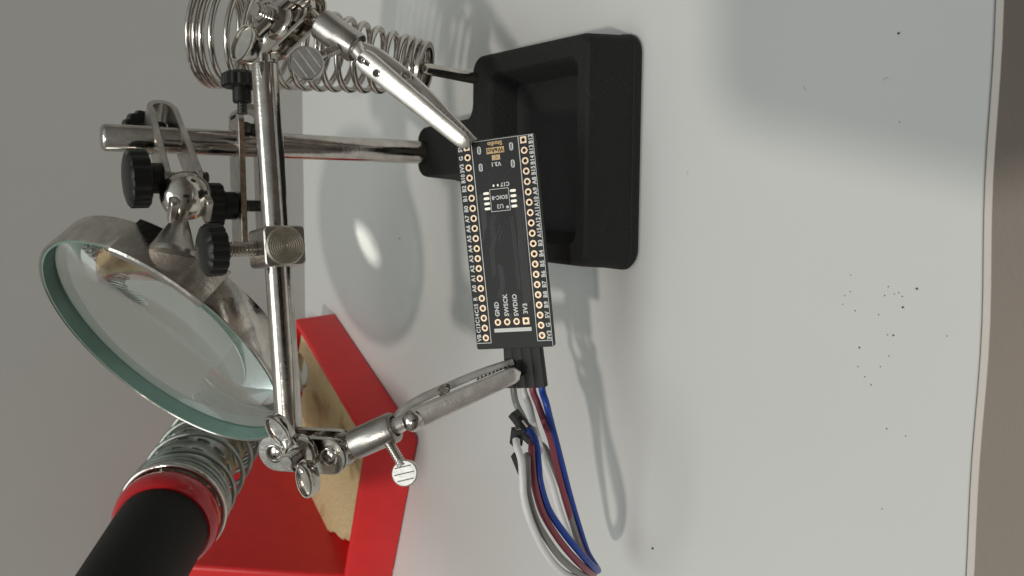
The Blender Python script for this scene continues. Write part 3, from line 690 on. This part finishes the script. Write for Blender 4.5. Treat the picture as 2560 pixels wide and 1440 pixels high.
put_text(tm, 'GND', 3.82, 41.1, 1.62, 90, bold=.048); put_text(tm, 'SWSCK', 6.35, 40.15, 1.62, 90, bold=.048); put_text(tm, 'SWDIO', 8.9, 40.35, 1.62, 90, bold=.048); put_text(tm, '3V3', 11.45, 41.35, 1.62, 90, bold=.048)
put_text(tm, 'C17', 9.3, 10.15, 1.35, 180, bold=.045); put_text(tm, 'SOIC-8', 7.58, 13.25, 1.3, 180, bold=.04, sx_=1.02); put_text(tm, 'U3', 7.5, 15.45, 1.5, 180, bold=.02); put_text(tm, 'V3.1', 7.62, 5.0, 1.4, 180, bold=.045)
put('silkscreen_lettering', tm, silk, bd, ang=0, recalc=False)
put_text(tg, 'Studio', 7.65, -.05, 1.45, 180, bold=.048)
tg.prism([(5.25, .85), (9.98, .85), (9.98, 2.32), (5.25, 2.32)], BL_(0, 0, .003), bv, bu, bn, .007)
put('gold_lettering', tg, silkgold, bd, ang=0, recalc=False)
tk = MB(); put_text(tk, 'WeAct', 7.62, 1.6, 1.42, 180, bold=.048, z=.016)
tk.add([BL_(x, y, .064) for x, y in ((7.35, 2.95), (7.5, 2.95), (7.98, 3.36), (7.5, 3.8), (7.35, 3.8), (7.78, 3.36))], [(0, 1, 2, 5), (5, 2, 3, 4)])
put('black_lettering', tk, pcbm, bd, ang=0, recalc=False)
# traces under the mask
mb = MB()
def tr(pts_, w=.14):
    for (a_, b_), (c_, d_) in zip(pts_, pts_[1:]):
        line(a_, b_, c_, d_, w, .004, mb)
for k in range(6):
    o = k*.42
    tr([(1.95+o*.45, 12.2-o*.2), (2.2+o*.55, 14.2), (2.2+o*.55, 22-o), (1.9+o*.3, 24.0-o)])
for k in range(3):
    o = k*.5; tr([(5.3+o, 17.3+o*.3), (4.4+o*.9, 19.3), (4.4+o*.9, 24-o*.5), (3.6+o*.9, 26.0), (3.6+o*.9, 33.2-o)])
tr([(7.0, 20.2), (5.3, 23.4)]); tr([(7.3, 21.6), (6.0, 24.2)])
for k in range(2): tr([(9.9+k*.5, 18.2), (10.1+k*.5, 28+.4*k), (10.1+k*.5, 36.5)])
for k in range(6):
    o = k*.36
    tr([(11.6+o, 12+k*.4), (11.6+o, 24), (11.3+o, 25.5), (11.3+o, 41-o), (10.9+o*.8, 43-o*2)])
for k in range(4): tr([(5.4+k*.34, 29.5+.3*k), (5.6+k*.34, 34.8), (4.3+k*.36, 38.2+k*.2)])
for k in range(3): tr([(7.0+k*.32, 42.4), (7.0+k*.32, 44.3)])
put('traces', mb, trace, bd, ang=0, recalc=False)
mb = MB()
random.seed(5)
for x, y in [(4.57, 4.68), (10.36, 4.7)]: mb.prism(circle(.33, 14, (x, y)), BL_(0, 0, .002), bv, bu, bn, .006)
put('locating_holes', mb, dark_hole, bd, ang=0)
mb = MB()
for k in range(34):
    x = random.uniform(2.6, 12.4); y = random.choice([random.uniform(6.2, 9.5), random.uniform(17.5, 40)])
    mb.prism(circle(.13, 8, (x, y)), BL_(0, 0, .004), bv, bu, bn, .008)
put('vias', mb, trace, bd, ang=0)

# ------------------------------------------------------------------ jumper cable plugged onto the board's pins
hous = mat('black_housing_plastic', (.009, .0095, .010), .5, spec=.3, bump=.2, bscale=1500, var=.1, vscale=400)
hous2 = mat('dusty_black_housing', (.030, .030, .030), .5, bump=.2, bscale=1500, var=.3, vscale=700)
wcol = {'grey': (.25, .245, .235), 'white': (.76, .76, .76), 'maroon': (.27, .060, .085), 'blue': (.014, .060, .36)}
wm = {k: mat('wire_'+k, v, .38, bump=.1, bscale=800, spec=.5, var=.05, vscale=120) for k, v in wcol.items()}
cb_ = thing('jumper_cable', 'four-wire jumper cable, grey white maroon and blue, looping down from the board with black plugs', 'cable', BL_(9, 57, -4))
def housing(c, a, up, L=14.0, w=1.27, tt=1.3, open_end=False, rot=0, latch=True):
    """c = centre; a = direction towards the plug face"""
    a = nrm(a); up = nrm(np.array(up)-np.dot(up, a)*a); sd_ = np.cross(up, a); mb = MB()
    sq = rpoly([(-w, -tt), (w, -tt), (w, tt), (-w, tt)], .12, 2)
    mb.prism(sq, np.array(c)-a*L/2, sd_, up, a, L, .035, [[(-.42, -.42), (.42, -.42), (.42, .42), (-.42, .42)]])
    h = put('plug_housing', mb, hous if not latch else hous2, cb_, ang=30)
    if not latch: return h
    mb = MB(); mb.prism([(-.62, -.62), (.62, -.62), (.62, .62), (-.62, .62)], np.array(c)+a*(L/2-.3), sd_, up, a, .42, .05, [[(-.36, -.36), (.36, -.36), (.36, .36), (-.36, .36)]]); put('contact', mb, chrome_clip, h, ang=30)
    mb = MB(); mb.prism(rpoly([(-.55, -1.6), (.55, -1.6), (.55, 1.6), (-.55, 1.6)], .1, 2), np.array(c)-a*(L*.12)+up*(tt+.004), sd_, a, up, .02); put('latch_window', mb, mat('latch_dark', (.004, .004, .004), .7) if 'latch_dark' not in bpy.data.materials else bpy.data.materials['latch_dark'], h, ang=0)
    mb = MB(); mb.box(np.array(c)-a*(L*.12+.6)+up*(tt+.06), sd_, a, up, .3, 1.0, .05); put('latch_tongue', mb, chrome_clip, h, ang=0)
    return h
plug_a = -bu
xs_p = [4.75, 7.50, 10.03, 12.56]
for k, x in enumerate(xs_p):
    c = BL_(x+.35, 54.6, -1.9-(.35 if k == 0 else 0)); housing(c, plug_a+bv*(.05 if k == 0 else -.03), bn if k else bn+bv*.1, latch=False)
def plug_exit(k): return BL_(xs_p[k]+.6, 61.3, -2.0)
G = lambda px, py, D: at(px, py, D)
wire_r = .72
WOFF = {'white': -3.4, 'grey': -1.9, 'maroon': -.5, 'blue': .9}
def wire(col, pts_, r=wire_r):
    pts_ = list(pts_[:3])+[np.array([0, 0, H])+(np.array(p)-np.array([0, 0, H]))*(1+WOFF[col]/210.) for p in pts_[3:]]
    q = spline(pts_, 10); mb = MB(); mb.tube(q, r, 12); return put('wire', mb, wm[col], cb_, ang=60, label=col+' insulated wire')
wire('grey', [plug_exit(0)-bu*2, plug_exit(0)+bu*1.5, G(1291, 1010, 219), G(1311, 1050, 220), G(1332, 1095, 221), G(1362, 1120, 222), G(1385, 1170, 223), G(1412, 1240, 224), G(1443, 1350, 226), G(1462, 1400, 227), G(1476, 1428, 226), G(1474, 1438, 219), G(1455, 1437, 212), G(1425, 1416, 206), G(1390, 1380, 203), G(1345, 1310, 200), G(1322, 1240, 199), G(1318, 1190, 199.5), G(1318, 1150, 201), G(1317, 1139, 204)], .84)
wire('white', [plug_exit(1)-bu*2, plug_exit(1)+bu*1.5, G(1322, 1010, 216), G(1334, 1060, 216.5), G(1346, 1100, 217.5), G(1358, 1150, 219), G(1378, 1205, 221), G(1400, 1280, 223), G(1430, 1360, 225), G(1452, 1408, 226), G(1468, 1436, 225), G(1464, 1448, 218), G(1440, 1446, 211), G(1400, 1425, 206), G(1360, 1375, 202), G(1325, 1300, 199), G(1309, 1240, 198), G(1306, 1190, 198), G(1303, 1150, 199), G(1293, 1118, 201), G(1290, 1100, 203)], .86)
wire('maroon', [plug_exit(2)-bu*2, plug_exit(2)+bu*1.5, G(1345, 1010, 214.5), G(1361, 1055, 215.5), G(1377, 1100, 217), G(1390, 1160, 219), G(1408, 1230, 221.5), G(1432, 1310, 224), G(1455, 1375, 226), G(1472, 1405, 227), G(1484, 1426, 226), G(1484, 1434, 219), G(1466, 1424, 211), G(1436, 1396, 206), G(1398, 1350, 203), G(1358, 1285, 201), G(1338, 1220, 200), G(1331, 1170, 200.5), G(1329, 1125, 202), G(1331, 1105, 206)], .86)
wire('blue', [plug_exit(3)-bu*2, plug_exit(3)+bu*1.5, G(1366, 1010, 212.5), G(1377, 1055, 214), G(1389, 1100, 216), G(1403, 1155, 218.5), G(1422, 1230, 221.5), G(1445, 1310, 224), G(1466, 1375, 226), G(1480, 1402, 227), G(1492, 1420, 226), G(1494, 1426, 219), G(1478, 1412, 211), G(1450, 1382, 206), G(1412, 1335, 203), G(1372, 1275, 201), G(1351, 1210, 200), G(1346, 1165, 200.5), G(1341, 1115, 202), G(1332, 1088, 204), G(1315, 1070, 206)], .88)
for c, a_, L_ in ((G(1306, 1062, 207), cv(-.62, -.78, .25), 5.5), (G(1291, 1101, 201.5), cv(.10, -.9, -.3), 4.2), (G(1322, 1092, 210), cv(-.75, -.6, .5), 5.0), (G(1304, 1166, 206), cv(-.4, -.9, .5), 5.0)):
    a_ = nrm(a_); housing(c+a_*1.0, a_, cv(.4, -.4, -.8), L=L_, w=1.2, tt=1.1)

# ------------------------------------------------------------------ red soldering-iron stand
rs = thing('iron_stand', 'red plastic soldering iron stand with a spring holder and a sponge tray', 'iron stand', (-125, 370, 0))
C0 = np.array([-92.5, 315.5]); vv = np.array([.376, .9266]); uu = np.array([-.9266, .376])
RP = lambda a_, b_, z: np.array([*(C0+uu*a_+vv*b_), z])
WU, WV, HZ = 150.0, 110.5, 20.5
o_r = rpoly([(0, 0), (WU, 0), (WU, WV), (0, WV)], [1.6, 2.5, 2.5, 1.8], 5)
i_r = rpoly([(4.2, 7.0), (WU-4, 7.0), (WU-4, WV-4), (4.2, WV-4)], [1.2, 2.5, 2.5, 3], 5)
mb = MB(); R2 = lambda pl, z: [RP(x, y, z) for x, y in pl]
o_t = rpoly([(1.2, 4.0), (WU-1.2, 4.0), (WU-1.2, WV-1.2), (1.2, WV-1.2)], [1.6, 2.5, 2.5, 1.8], 5)
mb.rings([R2(offset(o_r, 0), .6), R2(offset(o_r, 0), 1.0), R2(o_t, HZ-.7), R2(offset(o_t, -.3), HZ-.2), R2(offset(o_t, -.8), HZ), R2(offset(i_r, .2), HZ), R2(offset(i_r, -.1), HZ-.4), R2(offset(i_r, -.5), 11.5)], cap0=True, cap1=True)
tray = put('tray', mb, red, rs, ang=30)
# raised block that carries the spring; its right wall leans over the sponge tray
P0 = onz(871, 1442, 19.5); _r = M @ np.array([(645-1280)/F, (1095-720)/F, 1.]); P1_ = _r*(452/_r[1])+np.array([0, 0, H]); dl = nrm(P1_-P0); top_f = at(462, 1416, 368)
lft = np.array([-60., 20, 0]); lf2 = np.array([-5., 1, 0]); mb = MB()
f0 = P0; f1 = P0+dl*(np.linalg.norm(P1_-P0)); t0 = top_f; _n = np.cross(f1-f0, t0-f0); _q = M @ np.array([(545-1280)/F, (1110-720)/F, 1.]); _o = np.array([0, 0, H]); t1 = _o+_q*(((f0-_o)@_n)/(_q@_n))
vs = [f0, f1, t1, t0, f0+lft, f1+lf2, t1+lf2, t0+lft*.5, f0*[1, 1, 0]+[0, 0, 11.6], f1*[1, 1, 0]+[0, 0, 11.6], (f0+lft)*[1, 1, 0]+[0, 0, 11.6], (f1+lf2)*[1, 1, 0]+[0, 0, 11.6]]
mb.add(vs, [(0, 1, 2, 3), (5, 4, 7, 6), (0, 3, 7, 4), (3, 2, 6, 7), (1, 5, 6, 2), (8, 9, 1, 0), (10, 8, 0, 4), (11, 10, 4, 5), (9, 11, 5, 1), (8, 10, 11, 9)])
blk_ = put('raised_block', mb, red, rs, ang=20)
bm_ = blk_.modifiers.new('soft_edges', 'BEVEL'); bm_.width = .0016; bm_.segments = 3
for px, py in ((952, 1204), (984, 1427)):
    c = onz(px, py, 10); mb = MB(); d_ = np.array([*(-vv), 0.]); dd = np.array([*uu, 0.])
    k = (np.array([*C0, 0])-np.array([0, 0, 0])); 
    # paint chip lying on the front wall
    b_ = M.T@(c-np.array([0, 0, H])); ray = M@(b_/b_[2]); tt = ((np.array([*C0, 0])-vv[0]*0-np.array([0, 0, H]))@np.array([*vv, 0]))/(ray@np.array([*vv, 0])); hit = ray*tt+np.array([0, 0, H])
    hit = hit+np.array([*vv, 0])*(hit[2]*.215+.0)
    mb.prism([(2.0*math.cos(a)*random.uniform(.5, 1), .7*math.sin(a)*random.uniform(.8, 1.2)) for a in np.linspace(0, 2*PI, 12)[:-1]], hit+d_*.05, dd, nrm(np.array([0, 0, 1.])+np.array([*vv, 0])*.2), nrm(d_+np.array([0, 0, .2])), .06); put('paint_chip', mb, mat('bare_chip', (.55, .30, .28), .6) if 'bare_chip' not in bpy.data.materials else bpy.data.materials['bare_chip'], tray, ang=0)

# sponge
spm = mat('cellulose_sponge', (.74, .57, .31), .9, col2=(.36, .20, .06), var=.1, vscale=70, thr=(.56, .80), bump=1.0, bscale=700, bdist=.0016)
random.seed(11)
zS = 18.6
def edge_noise(p, q, n, amp):
    p = np.array(p); q = np.array(q); d = nrm(q-p); n_ = np.array([-d[1], d[0]]); return [tuple(p+(q-p)*k/n+n_*random.uniform(-amp, amp)) for k in range(n)]
a_px = [(907, 1066), (886, 1367)]
A_ = onz(907, 1064, zS)[:2]; B_ = onz(886, 1368, zS)[:2]; Cc = onz(818, 1325, zS)[:2]; Dd_ = onz(760, 1238, zS)[:2]; E_ = onz(700, 1165, zS)[:2]+np.array([-2, 0]); Ff = RP(5.4, 103, 0)[:2]; A_ = RP(5.0, 7.8, 0)[:2]; B_ = RP(float((B_-C0)@uu), 7.8, 0)[:2]
poly = edge_noise(A_, B_, 30, .12)+edge_noise(B_, Cc, 16, .9)+edge_noise(Cc, Dd_, 24, .8)+edge_noise(Dd_, E_, 30, .8)+edge_noise(E_, Ff, 30, .3)+edge_noise(Ff, A_, 40, .12)
hc = onz(744, 925, zS)[:2]; hr = [(hc[0]+9.5*math.cos(a), hc[1]+17*math.sin(a)) for a in np.linspace(0, 2*PI, 37)[:-1]]
mb = MB(); mb.prism(poly, (0, 0, 11.8), (1, 0, 0), (0, 1, 0), (0, 0, 1), zS-11.8, .35, [hr])
sp = put('sponge', mb, spm, None, ang=25); tag(sp, 'cream cellulose sponge with brown scorch stains, lying in the red tray', 'sponge')
tipm = mat('pale_tip_pad', (.62, .66, .63), .45, bump=.2, bscale=600)
mb = MB(); mb.lathe((hc[0], hc[1]+4, 11.9), (0, 0, 1), [(0, 9.0), (2.5, 9.0), (3.2, 8.6), (3.4, 8.0), (3.4, .1)], 40); tc_ = put('tip_cleaner', mb, tipm, None); tag(tc_, 'pale grey rounded tip cleaner set into the hole of the sponge', 'tip cleaner')

# spring holder on the stand
q0 = at(434, 1274, 305); q1_ = at(600, 1000, 400); sa = nrm(q1_-q0); SL = np.linalg.norm(q1_-q0); su, sw = perp(sa)
SR = 17.6
pts = []; s_ = 0.; ph = 1.2
while s_ < SL:
    pts.append(q0+sa*s_+(su*math.cos(ph)+sw*math.sin(ph))*SR); pt = 2.6 if s_ < 9.5 else (14.0 if s_ < SL*.60 else 5.0)
    ph += 2*PI/40; s_ += pt/40
mb = MB(); mb.tube(pts, .9, 10); sh = put('spring', mb, zinc, rs, ang=60)
mb = MB(); mb.tube([q0-sa*.6+(su*math.cos(a)+sw*math.sin(a))*(SR+.3) for a in np.linspace(0, 2*PI, 65)[:-1]], 1.15, 10, loop=True); put('mouth_ring', mb, chrome, sh, ang=60)
# perforated tube inside the spring
upl = nrm(cv(-.75, -.6, -.1)-np.dot(cv(-.75, -.6, -.1), sa)*sa); tc0 = q0+upl*1.6+sa*6; NA, NZ = 60, 66; TR = 14.8
vs = []; fs = []
tu = upl; tw = np.cross(sa, tu)
for i in range(NZ+1):
    for j in range(NA): a = 2*PI*j/NA; vs.append(tc0+sa*(SL-14)*i/NZ+(tu*math.cos(a)+tw*math.sin(a))*TR)
for i in range(NZ):
    for j in range(NA):
        if (i % 6 in (2, 3)) and (j % 5 in (1, 2, 3)) and ((i//6+j//5) % 2 or True): continue
        fs.append((i*NA+j, i*NA+(j+1) % NA, (i+1)*NA+(j+1) % NA, (i+1)*NA+j))
mb = MB(); mb.add(vs, fs); pt_ = put('perforated_tube', mb, mat('galvanised_tube', (.36, .40, .375), .36, 1.0, bump=.3, bscale=900, var=.1, vscale=200), sh, ang=60, recalc=True)
sd2 = pt_.modifiers.new('sheet', 'SOLIDIFY'); sd2.thickness = .0007
# arm from the block to the spring
mb = MB(); mb.tube(spline([q1_-sa*4, q1_+sa*14, (q1_+sa*14)*.5+(t1+lft*.3)*.5, t1+lft*.3-dl*10-np.array([0, 0, 6])], 8), 2.2, 12); put('holder_arm', mb, zinc, rs, ang=60)

# soldering iron
si = thing('soldering_iron', 'soldering iron with black grip and red collar parked in the spring of the red stand', 'soldering iron', q0-sa*20)
ax2 = -sa
mb = MB(); mb.lathe(q0-sa*2.2, ax2, [(0, 10.0), (0, 15.2), (.6, 16.6), (2.2, 17.7), (5.4, 18.2), (8.6, 17.6), (10.4, 16.2), (10.4, 11.0)], 64, cap=False); put('collar', mb, mat('glossy_red_collar', (.52, .013, .020), .18, coat=.4, spec=.5), si, ang=50)
mb = MB(); mb.lathe(q0-sa*7.2, ax2, [(0, 15.0), (3, 15.4), (14, 15.4), (40, 14.7), (60, 14.2), (110, 14.3), (122, 13.2), (126, 6), (126.5, .1)], 56); put('grip', mb, blackrub, si, ang=50)
mb = MB(); mb.lathe(q0-sa*2, sa, [(0, 9.5), (3, 9.5), (5, 4.8), (70, 4.5), (72, 2.4), (98, .6)], 32); put('barrel', mb, chrome_dull, si, ang=50)

# ------------------------------------------------------------------ the phone that took the picture, just behind its lens
fwdc = M[:, 2]; dnc = M[:, 0]; rtc = -M[:, 1]
pc = np.array([0, 0, H])-fwdc*7.5+rtc*(-5.0)+dnc*23
mb = MB(); mb.prism(rpoly([(-37, -76), (37, -76), (37, 76), (-37, 76)], 9, 6), pc-fwdc*4, rtc, dnc, fwdc, 8.0, 1.2)
ph_ = put('smartphone', mb, mat('black_phone_glass', (.02, .02, .022), .25), None, ang=35); tag(ph_, 'black smartphone held above the desk edge, out of frame', 'smartphone')

for o in bpy.data.objects:
    if '_w' in o: del o['_w']
